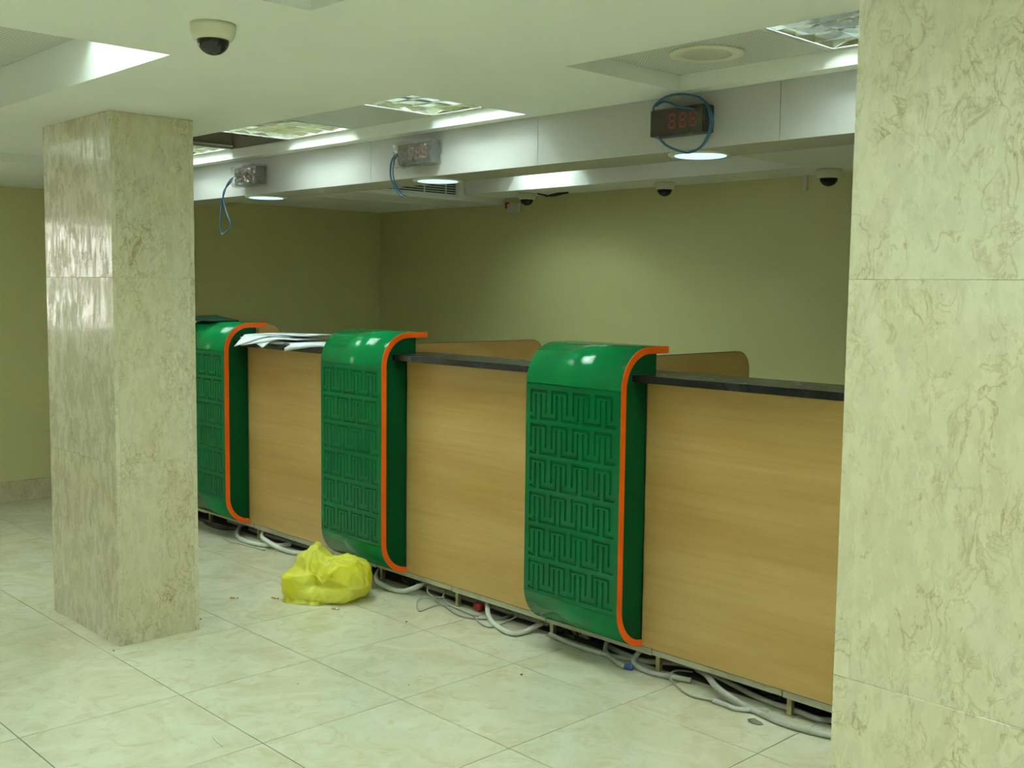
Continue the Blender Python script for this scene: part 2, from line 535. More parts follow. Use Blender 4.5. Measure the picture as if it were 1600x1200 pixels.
def window(name, axis, pos, op, nv, bars):
    lo, hi, z0, z1 = op
    root = empty(name); tag(root, kind='structure')
    def bx(mb, p, q, d0, d1, a, b):
        if axis == 'x': mb.box(pos+d0, pos+d1, p, q, a, b)
        else: mb.box(p, q, pos+d0, pos+d1, a, b)
    fr = MB(); w = 0.05
    bx(fr, lo, hi, -0.10, -0.05, z0, z0+w); bx(fr, lo, hi, -0.10, -0.05, z1-w, z1)
    bx(fr, lo, lo+w, -0.10, -0.05, z0+w, z1-w); bx(fr, hi-w, hi, -0.10, -0.05, z0+w, z1-w)
    fr.build('window_frame', MAT['frame'], root)
    for k in range(1, nv):
        c = lo+(hi-lo)*k/nv
        b = MB(); bx(b, c-0.02, c+0.02, -0.095, -0.055, z0+w, z1-w); b.build('mullion', MAT['frame'], root)
    for zb, hh in bars:
        b = MB(); bx(b, lo+w, hi-w, -0.095, -0.055, zb-hh/2, zb+hh/2); b.build('transom', MAT['frame'], root)
    g = MB(); bx(g, lo+w, hi-w, -0.078, -0.074, z0+w, z1-w); g.build('pane', MAT['glass'], root)
window('window_1', 'x', XL, LW, 2, [(1.545, 0.07)])
bb = MB().box(XL, XL+0.018, YF, 3.3, 0, 0.15).build('baseboard_left', MAT['skirting'], bevel=0.002)
tag(bb, kind='structure')

# ------------------------------------------------------------------ ceiling with recesses
# recess = (x0, x1, y0, y1, depth plane, list of cells from x1 towards x0 or x0 towards x1)
BEAM_Y0, BEAM_Y1, BEAM_Z = 3.28, 3.53, 2.088
REC = []
for k, y0 in enumerate((2.61, 1.04, -0.53, -2.10)):
    zt = ZT if k == 0 else 2.45
    REC.append((-6.28, -3.28, y0, y0+0.60, zt, -1, 'LPLOL' if k == 0 else 'LPPPL' if k == 1 else 'PLPLP'))
    REC.append((-2.49, 2.31, y0, y0+0.60, zt, 1, 'SLPLPLPL' if k == 0 else 'PLPLPLPL' if k == 1 else 'PLLLLPLL'))  # later rows carry extra unseen lights, added to raise the ambient light
STAFF = (-6.428, -3.43, 4.42, 5.62, 2.46)
SOF_X, SOF_Z = -6.42, 2.242

def make_ceiling():
    mb = MB()
    xs = sorted({XL, SOF_X, -6.28, -3.28, -2.49, 2.31, XR, STAFF[1]})
    ys = sorted({YF, YB, BEAM_Y0, BEAM_Y1, STAFF[2], STAFF[3]} | {r[2] for r in REC} | {r[3] for r in REC})
    holes = [(r[0], r[1], r[2], r[3], r[4]) for r in REC] + [STAFF]
    def hole(x, y):
        for h in holes:
            if h[0] < x < h[1] and h[2] < y < h[3]: return h
        return None
    for i in range(len(xs)-1):
        for j in range(len(ys)-1):
            x0, x1, y0, y1 = xs[i], xs[i+1], ys[j], ys[j+1]
            if hole((x0+x1)/2, (y0+y1)/2): continue
            mb.add([(x0,y0,H),(x1,y0,H),(x1,y1,H),(x0,y1,H)], [(0,3,2,1)])
    for (x0, x1, y0, y1, zt) in holes:
        z1 = zt+0.004
        mb.add([(x0,y0,H),(x1,y0,H),(x1,y1,H),(x0,y1,H),(x0,y0,z1),(x1,y0,z1),(x1,y1,z1),(x0,y1,z1)],
               [(0,1,5,4),(1,2,6,5),(2,3,7,6),(3,0,4,7)])
    # slab above everything closes the room
    mb.add([(XL-.2,YF-.2,ZW),(XR+.2,YF-.2,ZW),(XR+.2,YB+.2,ZW),(XL-.2,YB+.2,ZW)], [(0,1,2,3)])
    me = bpy.data.meshes.new('ceiling')
    me.from_pydata(mb.v, [], mb.f); me.update()
    bm = bmesh.new(); bm.from_mesh(me); bmesh.ops.remove_doubles(bm, verts=bm.verts, dist=1e-5); bm.to_mesh(me); bm.free()
    return tag(link('ceiling', me, MAT['ceiling']), kind='structure')
ceil = make_ceiling()

PERF_ME = None
def perf_tile(cx, cy, z, parent):
    global PERF_ME
    if PERF_ME is None:
        PERF_ME = MB().box(-0.2975, 0.2975, -0.2975, 0.2975, 0, 0.012).mesh('perforated_tile')
        bevel_mesh(PERF_ME, 0.002, 1)
        PERF_ME.materials.append(MAT['perf'])
    o = link('perforated_tile', PERF_ME, None, parent)
    o.location = (cx, cy, z)
    return o

def make_luminaire():
    root = empty('ceiling_light')
    hs = MB(); w = 0.297; d = 0.11
    hs.box(-w, w, -w, w, d-0.004, d)
    hs.box(-w, -w+0.004, -w, w, 0.0, d-0.004); hs.box(w-0.004, w, -w, w, 0.0, d-0.004)
    hs.box(-w+0.004, w-0.004, -w, -w+0.004, 0.0, d-0.004); hs.box(-w+0.004, w-0.004, w-0.004, w, 0.0, d-0.004)
    hs = hs.build('housing', MAT['housing'], root)
    fr = MB(); q = 0.272
    fr.box(-w, w, -w, -q, -0.002, 0.003); fr.box(-w, w, q, w, -0.002, 0.003)
    fr.box(-w, -q, -q, q, -0.002, 0.003); fr.box(q, w, -q, q, -0.002, 0.003)
    fr.build('frame', MAT['alu_frame'], root)
    # parabolic blades: thick at the top, thin at the bottom
    def blade(along, c):
        prof = [(-0.002, 0.0), (-0.004, 0.020), (-0.009, 0.040), (-0.016, 0.055), (0.016, 0.055), (0.009, 0.040), (0.004, 0.020), (0.002, 0.0)]
        if along == 'x':
            mb = MB().prism_x([(c+a, z) for a, z in prof], -q, q)
        else:
            n = len(prof); vs = [(c+a, -q, z) for a, z in prof]+[(c+a, q, z) for a, z in prof]
            mb = MB().add(vs, [tuple(range(n)), tuple(range(n, 2*n))[::-1]]+[(i, i+n, (i+1) % n+n, (i+1) % n) for i in range(n)])
        mb.build('louvre_blade', MAT['alu'], root)
    half = [(0.0, 0.0), (0.003, 0.014), (0.008, 0.040), (0.016, 0.057), (0.024, 0.057), (0.024, 0.0)]
    def edge_reflector(along, s):
        pts = [(s*(q+0.020-a), z) for a, z in half]
        pts = [(s*(q-a), z) for a, z in half[:4]]+[(s*(q+0.018), 0.057), (s*(q+0.018), 0.0035)]
        if along == 'x': mb = MB().prism_x(pts, -q, q)
        else:
            n = len(pts); vs = [(a, -q, z) for a, z in pts]+[(a, q, z) for a, z in pts]
            mb = MB().add(vs, [tuple(range(n)), tuple(range(n, 2*n))[::-1]]+[(i, i+n, (i+1) % n+n, (i+1) % n) for i in range(n)])
        mb.build('edge_reflector', MAT['alu'], root)
    for sg in (-1, 1):
        edge_reflector('x', sg); edge_reflector('y', sg)
    for c in (-0.136, 0.0, 0.136): blade('y', c)
    for c in (-0.163, -0.054, 0.054, 0.163): blade('x', c)
    for c in (-0.204, -0.068, 0.068, 0.204):
        MB().lathe([(0.0129, -0.265), (0.013, 0.265)], (c, 0, 0.076), 8, 'y').build('tube', MAT['tube'], hs)
    return root

LUM = make_luminaire()
lum_used = False
def place_lum(cx, cy, z, label, rot=0.0):
    global lum_used
    o = LUM if not lum_used else copy_tree(LUM)
    lum_used = True
    o.location = (cx, cy, z)
    o.rotation_euler = (0, 0, rot)
    tag(o, label, 'ceiling light', 'louvred ceiling lights')
    return o

LL = {(0, 0): 'louvred ceiling light beside the plain ceiling strip, between perforated tile and right end of recess above the middle display',
      (0, 2): 'louvred ceiling light between the grey perforated tile and the open ceiling hole',
      (0, 4): 'louvred ceiling light farthest left above the beam, just showing past the left column',
      (1, 1): 'louvred ceiling light at upper right, next to the tile with the round speaker'}
LL[(0, 0)] = 'louvred ceiling light at the right end of the recess above the wrapped middle display'
for ri, (x0, x1, y0, y1, zt, sgn, cells) in enumerate(REC):
    for k, c in enumerate(cells):
        cx = (x1-0.30-0.6*k) if sgn < 0 else (x0+0.30+0.6*k)
        cy = (y0+y1)/2
        if c == 'L':
            place_lum(cx, cy, zt, LL.get((ri, k), 'louvred fluorescent ceiling light in the nearer rows, unseen overhead among extra ones added for fill'))
        elif c == 'P':
            perf_tile(cx, cy, zt, ceil)
        elif c == 'S':
            perf_tile(cx, cy, zt, ceil)
            sp = empty('ceiling_speaker', (cx-0.005, cy+0.06, zt))
            tag(sp, 'round cream ceiling speaker set into a perforated ceiling tile', 'speaker')
            MB().lathe([(0.092, 0.0), (0.122, 0.0), (0.122, -0.004), (0.118, -0.008), (0.098, -0.009), (0.092, -0.006)], (0, 0, 0), 40).build('rim', MAT['cam_white'], sp)
            MB().lathe([(0.0918, -0.001), (0.0918, -0.005), (0.06, -0.008), (0.02, -0.0095)], (0, 0, 0), 40).build('speaker_grille', MAT['grille'], sp)
        elif c == 'O':
            # missing tile: void with slab, hanger and flex
            v = MB()
            v.box(cx-0.31, cx-0.30, y0, y1, zt, zt+0.28); v.box(cx+0.30, cx+0.31, y0, y1, zt, zt+0.28)
            v.box(cx-0.31, cx+0.31, y1, y1+0.01, zt, zt+0.28); v.box(cx-0.31, cx+0.31, y0-0.01, y0, zt, zt+0.28)
            v.box(cx-0.31, cx+0.31, y0, y1, zt+0.27, zt+0.28)
            v.build('ceiling_void', MAT['void'], ceil)
            if ri == 0:
                t = MB().tube([(cx+0.2, y1-0.05, zt+0.26), (cx+0.1, y1-0.06, zt+0.12), (cx-0.05, y1-0.05, zt+0.05), (cx-0.15, y1-0.06, zt+0.10), (cx-0.25, y1-0.05, zt+0.2)], 0.006)
                tag(t.build('void_cable', MAT['black_wire']), 'dark cable sagging inside the open ceiling hole', 'cable')
    # T-bars: thin dark lines between neighbouring tiles
    for k in range(len(cells)+1):
        cx = (x1-0.6*k) if sgn < 0 else (x0+0.6*k)
        a, b = max(cx-0.008, x0), min(cx+0.008, x1)
        MB().box(a, b, y0, y1, zt+0.0125, zt+0.020).build('grid_bar', MAT['vent'], ceil)

# staff side recess
sx0, sx1, sy0, sy1, sz = STAFF
x = sx1-0.3
n = 0
while x-0.3 > sx0-0.6:
    for y in (sy0+0.3, sy1-0.3):
        if n == 3 and y > 5:
            place_lum(x, y, sz, 'louvred ceiling light hidden in the recess over the staff side', 0.0)
        elif n == 1 and y < 5:
            place_lum(x, y, sz, 'louvred ceiling light in the near half of the recess over the staff side', 0.0)
        elif x-0.3 > sx0-0.02:
            perf_tile(x, y, sz, ceil)
    n += 1; x -= 0.6
MB().box(sx0, sx1, sy0, sy1, sz+0.115, sz+0.125).build('ceiling_void', MAT['void'], ceil)

# ------------------------------------------------------------------ beam over the counter
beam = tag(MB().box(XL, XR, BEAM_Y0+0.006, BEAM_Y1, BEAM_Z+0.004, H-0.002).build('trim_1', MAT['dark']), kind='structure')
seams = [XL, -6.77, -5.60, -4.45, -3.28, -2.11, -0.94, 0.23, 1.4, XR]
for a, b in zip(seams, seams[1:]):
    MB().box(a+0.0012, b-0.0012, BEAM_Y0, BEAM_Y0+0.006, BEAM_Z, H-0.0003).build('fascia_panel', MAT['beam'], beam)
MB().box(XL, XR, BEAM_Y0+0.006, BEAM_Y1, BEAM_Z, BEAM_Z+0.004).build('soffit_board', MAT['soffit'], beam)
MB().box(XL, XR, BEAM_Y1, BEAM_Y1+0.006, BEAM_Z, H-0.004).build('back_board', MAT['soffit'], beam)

# soffit along the end wall
sof = MB().box(XL, SOF_X, YF, BEAM_Y0-0.001, SOF_Z, H+0.04)
sof.box(XL, SOF_X, BEAM_Y1+0.007, YB, SOF_Z, 2.55)
tag(sof.build('trim_2', MAT['ceiling'], bevel=0.004), kind='structure')
tag(MB().box(-6.92, -6.90, BEAM_Y1+0.01, YB, SOF_Z-0.008, SOF_Z).build('trim_3', MAT['ceiling']), kind='structure')

# air grille on the soffit's upright face
def air_grille():
    y0, y1, z0, z1 = 4.62, 5.53, 2.283, 2.44
    X = SOF_X
    root = empty('air_grille', (X, (y0+y1)/2, z0))
    tag(root, 'white air grille with dark slots above the staff side, behind the beam', 'air vent')
    o = root.location
    def b(name, mat, *a):
        MB().box(a[0]-o.x, a[1]-o.x, a[2]-o.y, a[3]-o.y, a[4]-o.z, a[5]-o.z).build(name, mat, root)
    b('backing', MAT['dark'], X+0.001, X+0.003, y0, y1, z0, z1)
    b('frame', MAT['vent'], X+0.001, X+0.012, y0-0.03, y0, z0-0.02, z1+0.02)
    b('frame', MAT['vent'], X+0.001, X+0.012, y1, y1+0.03, z0-0.02, z1+0.02)
    b('frame', MAT['vent'], X+0.001, X+0.012, y0, y1, z0-0.02, z0)
    b('frame', MAT['vent'], X+0.001, X+0.012, y0, y1, z1, z1+0.02)
    z = z0+0.010
    while z < z1-0.006:
        b('slat', MAT['vent'], X+0.003, X+0.011, y0, y1, z, z+0.006)
        z += 0.0175
    for yy in (y0+0.30, y0+0.60, y1-0.10):
        b('divider', MAT['vent'], X+0.003, X+0.0115, yy-0.004, yy+0.004, z0, z1)
air_grille()

# ------------------------------------------------------------------ columns clad in marble slabs
def column(name, x0, x1, y0, y1, label):
    root = empty(name, ((x0+x1)/2, (y0+y1)/2, 0))
    tag(root, label, 'column')
    hx, hy, t = (x1-x0)/2, (y1-y0)/2, 0.02
    MB().box(-hx+t, hx-t, -hy+t, hy-t, 0, H-0.001).build('core', MAT['filler'], root)
    zs = [0.0, 0.797, 1.597, H-0.001]
    for a, b in zip(zs, zs[1:]):
        g = 0.0003
        for (bx) in ((-hx, hx, -hy, -hy+t), (-hx, hx, hy-t, hy), (hx-t, hx, -hy+t+g, hy-t-g), (-hx, -hx+t, -hy+t+g, hy-t-g)):
            cx, cy, cz = (bx[0]+bx[1])/2, (bx[2]+bx[3])/2, a
            o = MB().box(bx[0]-cx, bx[1]-cx, bx[2]-cy, bx[3]-cy, g, b-a-g).build('marble_slab', MAT['marble'], root, bevel=0.0007, seg=1)
            o.location = (cx, cy, cz)
    return root
column('marble_column', -5.222, -4.495, 1.972, 2.348, 'square cream marble column standing on the tiles left of the counter')
column('marble_column', -1.100, -0.375, 1.972, 2.348, 'wide cream marble column cropped by the right edge of the photo')

# ------------------------------------------------------------------ green counter piers
def arc(cy, cz, r, a0, a1, n=12):
    return [(cy+r*math.cos(math.radians(a0+(a1-a0)*i/n)), cz+r*math.sin(math.radians(a0+(a1-a0)*i/n))) for i in range(n+1)]
PT, PB, RR, TH = 1.341, 0.100, 0.168, 0.027
def pier_profile(off):
    r = RR-off
    top = [(3.582, PT-off)] + arc(PY+RR, PT-RR, r, 90, 180)
    bot = arc(PY+RR, PB+RR, r, 180, 266) + [(3.462, PB+off)]
    return top+bot

def relief_mesh():
    w, hz = PWID-0.004, 0.91
    rects = []                                  # grooves: x0, x1, z0, z1 as centre lines
    pitch = 0.1485; per = 0.1227; gw = 0.0062
    for row in range(6):
        zt = hz-0.028-row*pitch
        zb = zt-0.118
        for k in range(-1, 4):
            ua, ub = 0.033+0.057+per*k, 0.033+0.057+0.0926+per*k       # upright U
            zl = zt-0.020
            if k >= 0:
                rects.append((ua, ua, zb, zl))
            a, b = max(ua, 0.030), min(ub, w-0.030)
            rects.append((a, b, zb, zb))
            if k < 3: rects.append((ub, ub, zb, zl))
            if k >= 0:
                ia, ib = 0.033+per*k, 0.033+0.087+per*k                # inverted U
                ze = zt-0.088
                rects += [(ia, ib, zt, zt), (ia, ia, ze, zt), (ib, ib, ze, zt)]
    xs, zs = {0.0, w}, {0.0, hz}
    for x0, x1, z0, z1 in rects:
        for s in (gw, gw*0.4):
            for c, q in ((xs, (x0, x1)), (zs, (z0, z1))):
                for v in q:
                    c.add(round(v-s, 5)); c.add(round(v+s, 5))
    def thin(vals):
        vals = sorted(vals); out = [vals[0]]
        for v in vals[1:]:
            if v-out[-1] > 2e-4: out.append(v)
        return out
    xs, zs = thin(xs), thin(zs)
    nx = len(xs)
    vs = []
    ins = gw*0.4+1e-4
    for z in zs:
        for x in xs:
            d = 0.0
            for x0, x1, z0, z1 in rects:
                if x0-ins <= x <= x1+ins and z0-ins <= z <= z1+ins:
                    d = 0.0066; break
            vs.append((x-w/2, d, z))
    fs = []
    for j in range(len(zs)-1):
        for i in range(nx-1):
            a = j*nx+i
            fs.append((a, a+1, a+1+nx, a+nx))
    # rim back to the shell
    n = len(vs); W2, D = w/2, 0.0080
    ring = [(i) for i in range(nx)] + [j*nx+nx-1 for j in range(1, len(zs))] + [(len(zs)-1)*nx+i for i in range(nx-2, -1, -1)] + [j*nx for j in range(len(zs)-2, 0, -1)]
    for i in ring: vs.append((vs[i][0], D, vs[i][2]))
    m = len(ring)
    for k in range(m):
        fs.append((ring[k], n+k, n+(k+1) % m, ring[(k+1) % m]))
    me = bpy.data.meshes.new('relief_panel')
    me.from_pydata(vs, [], fs); me.update()
    return me

def make_pier(label):
    root = empty('counter_pier', (0, PY, 0))
    o, i = pier_profile(0.0), pier_profile(TH)
    sh = lambda L: [(y-PY, z) for y, z in L]
    x0, x1 = -PWID, 0.0
    # the flat middle of the shell is rebated 7 mm to take the embossed panel
    k = 1+12                                     # index of the end of the upper arc
    up_o, up_i = o[:k+1]+[(PY, 1.168)], i[:k+1]+[(PY+TH, 1.168)]
    lo_o, lo_i = [(PY, 0.254)]+o[k+1:], [(PY+TH, 0.254)]+i[k+1:]
    mid_o, mid_i = [(PY+0.007, 1.168), (PY+0.007, 0.254)], [(PY+TH, 1.168), (PY+TH, 0.254)]
    mb = MB().ribbon_x(sh(up_o), sh(up_i), x0+0.002, x1-0.002)
    mb.ribbon_x(sh(mid_o), sh(mid_i), x0+0.002, x1-0.002, False)
    mb.ribbon_x(sh(lo_o), sh(lo_i), x0+0.002, x1-0.002)
    shell = mb.build('curved_shell', MAT['green'], root)
    e = pier_profile(-0.0008), pier_profile(TH+0.0008)
    e2 = pier_profile(0.0012), pier_profile(TH-0.0012)
    MB().ribbon_x(sh(e[0]), sh(e[1]), x1-0.002, x1+0.001).build('edge_band', MAT['orange'], shell)['label'] = 'orange edge band'
    MB().ribbon_x(sh(e2[0]), sh(e2[1]), x0+0.0012, x0+0.002).build('edge_band', MAT['orange'], shell)['label'] = 'orange edge band'
    inn = sh(i)
    # side boards fill the profile behind the shell, notched around the worktop
    cut = [(3.510, i[0][1]), ] + [p for p in i if p[0] < 3.509][0:]
    poly = [(y-PY, z) for y, z in cut]
    poly = [p for p in poly if not (p[1] < 0.14 and p[0] > PANEL_Y-PY)]
    poly += [(PANEL_Y-PY, PB+TH+0.0005), (PANEL_Y-PY, 1.2015), (0.070, 1.2015), (0.070, 1.2325), (3.510-PY, 1.2325)]
    for a, b in ((x1-0.026, x1-0.006), (x0+0.006, x0+0.026)):
        MB().prism_x(poly, a, b).build('side_board', MAT['green_side'], root)
    r = link('relief_panel', relief_mesh(), MAT['green_relief'], root)
    r.location = ((x0+x1)/2, -0.0012, 0.256)
    return root

pier = make_pier('')
PIER_L = ['green lacquered counter pier with orange edges, nearest to the right-hand column',
          'green lacquered counter pier with orange edges, rising behind the yellow bag',
          'green lacquered counter pier with orange edges, partly hidden by the left column']
for k, lab in enumerate(PIER_L):
    p = pier if k == 0 else copy_tree(pier)
    p.location = (PX0-PITCH*k, PY, 0)
    tag(p, lab, 'counter pier', 'green curved piers along the counter')

# ------------------------------------------------------------------ counter: worktop, wooden panels, base frame
def wpart(root, mb, name, mat, bevel=0.0):
    """mb in world coordinates -> child of root (root not rotated)"""
    o = root.location
    mb.v = [(a-o.x, b-o.y, c-o.z) for a, b, c in mb.v]
    return mb.build(name, mat, root, bevel=bevel)

CX0, CX1 = -7.62, -1.15
wt = MB().box(-(CX1-CX0)/2, (CX1-CX0)/2, 0, 0.30, 0, 0.0290).build('worktop', MAT['granite'], bevel=0.003)
wt.location = ((CX0+CX1)/2, 3.365, 1.2025)
tag(wt, 'long black granite worktop running along the top of the counter', 'worktop')
PAN_L = ['light beech counter front at the right, between nearest green pier and right column',
         'light beech counter front between the two fully visible green piers',
         'light beech counter front under the white papers, left of the yellow bag',
         'light beech counter front at the far left behind the marble column']
for k in range(4):
    xb = CX1 if k == 0 else PX0-PITCH*(k-1)-PWID
    xa = PX0-PITCH*k if k < 3 else CX0
    root = empty('wooden_counter', ((xa+xb)/2, PANEL_Y, 0.1))
    tag(root, PAN_L[k], 'counter', 'beech fronts along the counter')
    wpart(root, MB().box(xa+0.0005, xb-0.0005, PANEL_Y, PANEL_Y+0.018, 0.102, 1.2015), 'front_board', MAT['wood'])
    wpart(root, MB().box(xa+0.0005, xb-0.0005, PANEL_Y+0.002, PANEL_Y+0.018, 0.099, 0.1015), 'edge_strip', MAT['edge'])
# staff side carcass: bottom board, back board, desk top
car = empty('counter_carcass', ((CX0+CX1)/2, 3.7, 0))
tag(car, 'grey chipboard carcass behind the wooden counter panels and over the cables', 'counter')
wpart(car, MB().box(CX0, CX1, PANEL_Y+0.019, 4.05, 0.102, 0.12), 'bottom_board', MAT['shade_board'])
wpart(car, MB().box(CX0, CX1, 3.66, 3.68, 0.001, 0.101), 'shade_plinth', MAT['shade_board'])  # added to stop light from the staff side and darken the gap
wpart(car, MB().box(CX0, CX1, PANEL_Y+0.02, PANEL_Y+0.04, 0.121, 1.2015), 'inner_board', MAT['board'])
wpart(car, MB().box(CX0, CX1, PANEL_Y+0.041, 4.25, 0.73, 0.755), 'desk_top', MAT['wood'])
base = empty('base_frame', ((CX0+CX1)/2, 3.47, 0))
tag(base, 'off-white steel base frame on short legs under the counter front', 'base frame')
ticks = [-1.50, -2.135, -2.755, -3.365, -4.02, -4.64, -5.27, -5.903, -6.512, -7.13, CX0]
xb = CX1
for k, xa in enumerate(ticks):
    dz = 0.002*((k*7) % 3-1)
    wpart(base, MB().box(xa+0.003, xb-0.001, 3.458, 3.478, 0.070+dz, 0.0985), 'rail', MAT['rail'], bevel=0.0015)
    if xa > CX0:
        lx = xa+0.022
        lg = MB().box(lx-0.010, lx+0.010, 3.474, 3.494, 0.004, 0.0985)
        lg.box(lx-0.024, lx+0.024, 3.462, 3.506, 0.0, 0.004)
        wpart(base, lg, 'leg', MAT['leg'])
    xb = xa

# ------------------------------------------------------------------ partition boards on the staff side
def partition(x, y0, y1, zt, label):
    r = 0.09; t = 0.018
    poly = [(y0, 0.757), (y1, 0.757)] + arc(y1-r, zt-r, r, 0, 90, 8) + [(y0, zt)]
    root = empty('desk_partition', (x, (y0+y1)/2, 0.757))
    tag(root, label, 'partition', 'beech desk partitions behind the counter')
    wpart(root, MB().prism_x(poly, x-t/2, x+t/2), 'board', MAT['wood'])
    e = [(y1, 0.757)] + arc(y1-r, zt-r, r, 0, 90, 8) + [(y0, zt)]
    e2 = [(y1+0.002, 0.757)] + arc(y1-r, zt-r, r+0.002, 0, 90, 8) + [(y0, zt+0.002)]
    wpart(root, MB().ribbon_x(e2, e, x-t/2-0.0004, x+t/2+0.0004), 'edge_strip', MAT['edge'])
partition(-3.02, 3.70, 4.48, 1.283, 'beech desk partition with rounded corner behind the nearest green pier')
partition(-4.60, 3.70, 4.66, 1.268, 'beech desk partition with rounded corner, seen over the middle stretch of worktop')
partition(-6.22, 3.70, 3.86, 1.318, 'small beech partition corner showing beside the pier next to the left column')

# ------------------------------------------------------------------ downlights in the beam soffit
def downlight(x, y, label):
    root = empty('downlight', (x, y, BEAM_Z))
    tag(root, label, 'downlight', 'round downlights under the beam')
    MB().lathe([(0.098, 0.0), (0.122, 0.0), (0.122, -0.003), (0.117, -0.007), (0.101, -0.007), (0.098, -0.004)], (0, 0, 0), 40).build('rim', MAT['rim'], root)
    MB().lathe([(0.0975, -0.0005), (0.0975, -0.0072), (0.09, -0.0085), (0.01, -0.0095)], (0, 0, 0), 40).build('lamp_disc', MAT['down'], root)
downlight(-2.545, 3.440-0.02, 'glowing round downlight under the display with the coiled blue cable')
downlight(-4.10, 3.420, 'glowing round downlight below and right of the wrapped middle display')
downlight(-5.665, 3.420, 'glowing round downlight nearest the left column, below the smallest display')

# ------------------------------------------------------------------ queue displays on the beam
SEG = {'8': 'abcdefg'}
def seven_seg(mb, x, z, w, h, t, y):
    hh = h/2
    def hb(zc): mb.box(x+t*0.7, x+w-t*0.7, y-0.001, y, zc-t/2, zc+t/2)
    def vb(xc, z0, z1): mb.box(xc-t/2, xc+t/2, y-0.001, y, z0+t*0.7, z1-t*0.7)
    hb(z+t/2); hb(z+hh); hb(z+h-t/2)
    for xc in (x+t/2, x+w-t/2):
        vb(xc, z, z+hh); vb(xc, z+hh, z+h)

def crumple(me, amp, sc, seed=0.0):
    for v in me.vertices:
        p = v.co*sc+Vector((seed, seed*1.7, -seed))
        v.co += Vector((noise.noise(p)*0.5, noise.noise(p+Vector((9, 2, 1))), noise.noise(p+Vector((1, 5, 9)))*0.6))*amp

def display(x0, x1, z0, z1, label, wrap, depth=0.06):
    yf, yb = 3.22, BEAM_Y0-0.001
    root = empty('queue_display', ((x0+x1)/2, yb, z0))
    tag(root, label, 'display', 'queue number displays on the beam')
    wpart(root, MB().box(x0, x1, yf, yb, z0, z1), 'case', MAT['case'], bevel=0.003)
    lens = wpart(root, MB().box(x0+0.006, x1-0.006, yf-0.0015, yf, z0+0.006, z1-0.006), 'lens', MAT['lens'])
    W_ = x1-x0
    for k in range(3):
        mb = MB()
        seven_seg(mb, x0+W_*0.36+k*W_*0.195, z0+0.022, W_*0.135, 0.055, 0.0075, yf-0.0016)
        wpart(root, mb, 'digit', MAT['digit']).parent = lens
    if wrap:
        bm = bmesh.new()
        bmesh.ops.create_cube(bm, size=1.0)
        bmesh.ops.subdivide_edges(bm, edges=bm.edges, cuts=11, use_grid_fill=True)
        me = bpy.data.meshes.new('plastic_wrap'); bm.to_mesh(me); bm.free()
        for v in me.vertices:
            v.co = Vector((v.co.x*(W_+0.024), v.co.y*(yb-yf+0.004)-0.011, v.co.z*(z1-z0+0.016)))
        crumple(me, 0.012, 46, wrap)
        for v in me.vertices: v.co.y = min(v.co.y, (yb-yf)/2-0.001)
        for v in me.vertices:
            v.co += Vector((0, (yf+yb)/2-root.location.y, (z1-z0)/2))
        link('plastic_wrap', me, MAT['film'], root)
    return root

d3 = display(-2.631, -2.384, 2.138, 2.237, 'dark three-digit display wound with a coil of blue cable, right end of beam', 0)
d2 = display(-4.160, -3.912, 2.144, 2.240, 'plastic-wrapped three-digit display above the middle green pier', 3.3)
d1 = display(-5.678, -5.430, 2.137, 2.237, 'plastic-wrapped three-digit display nearest the left column', 8.1)
def dcable(root, pts, r):
    wpart(root, MB().tube(pts, r, 8), 'cable', MAT['blue'])['label'] = 'blue cable'
loop3 = [(-2.622,3.225,2.230),(-2.598,3.20,2.246),(-2.562,3.19,2.262),(-2.527,3.19,2.273),(-2.48,3.19,2.275),(-2.433,3.19,2.268),(-2.39,3.19,2.255),(-2.363,3.19,2.236),(-2.347,3.19,2.214),(-2.337,3.19,2.189),(-2.333,3.19,2.162),(-2.338,3.19,2.134),(-2.352,3.19,2.104),(-2.372,3.19,2.081),(-2.399,3.19,2.068),(-2.43,3.19,2.064),(-2.458,3.19,2.07),(-2.496,3.19,2.083),(-2.531,3.19,2.1),(-2.557,3.195,2.119),(-2.60,3.225,2.141)]
dcable(d3, loop3, 0.0042)
dcable(d3, [(a+0.004, b+0.006, c-0.005 if c > 2.16 else c+0.004) for a, b, c in loop3[6:16]], 0.0042)
dcable(d3, [(-2.594,3.205,2.248),(-2.561,3.205,2.259),(-2.529,3.205,2.252),(-2.5,3.205,2.238),(-2.474,3.205,2.229),(-2.446,3.205,2.225),(-2.418,3.212,2.217)], 0.0042)
dcable(d2, [(-4.155,3.235,2.209),(-4.169,3.2,2.177),(-4.187,3.2,2.134),(-4.184,3.2,2.088),(-4.162,3.2,2.05),(-4.125,3.2,2.014),(-4.091,3.2,1.992)], 0.0045)
dcable(d2, [(-4.155,3.240,2.202),(-4.163,3.21,2.177),(-4.179,3.21,2.134),(-4.176,3.21,2.088),(-4.154,3.21,2.05),(-4.119,3.21,2.017),(-4.084,3.21,1.998)], 0.0035)
dcable(d1, [(-5.672,3.23,2.199),(-5.697,3.2,2.167),(-5.745,3.2,2.125),(-5.785,3.2,2.053),(-5.806,3.2,1.971),(-5.804,3.2,1.907),(-5.79,3.2,1.866),(-5.735,3.2,1.882),(-5.693,3.2,1.898),(-5.688,3.2,1.925),(-5.719,3.2,1.968),(-5.760,3.2,2.034),(-5.773,3.2,2.089),(-5.755,3.203,2.125),(-5.69,3.21,2.165)], 0.0045)

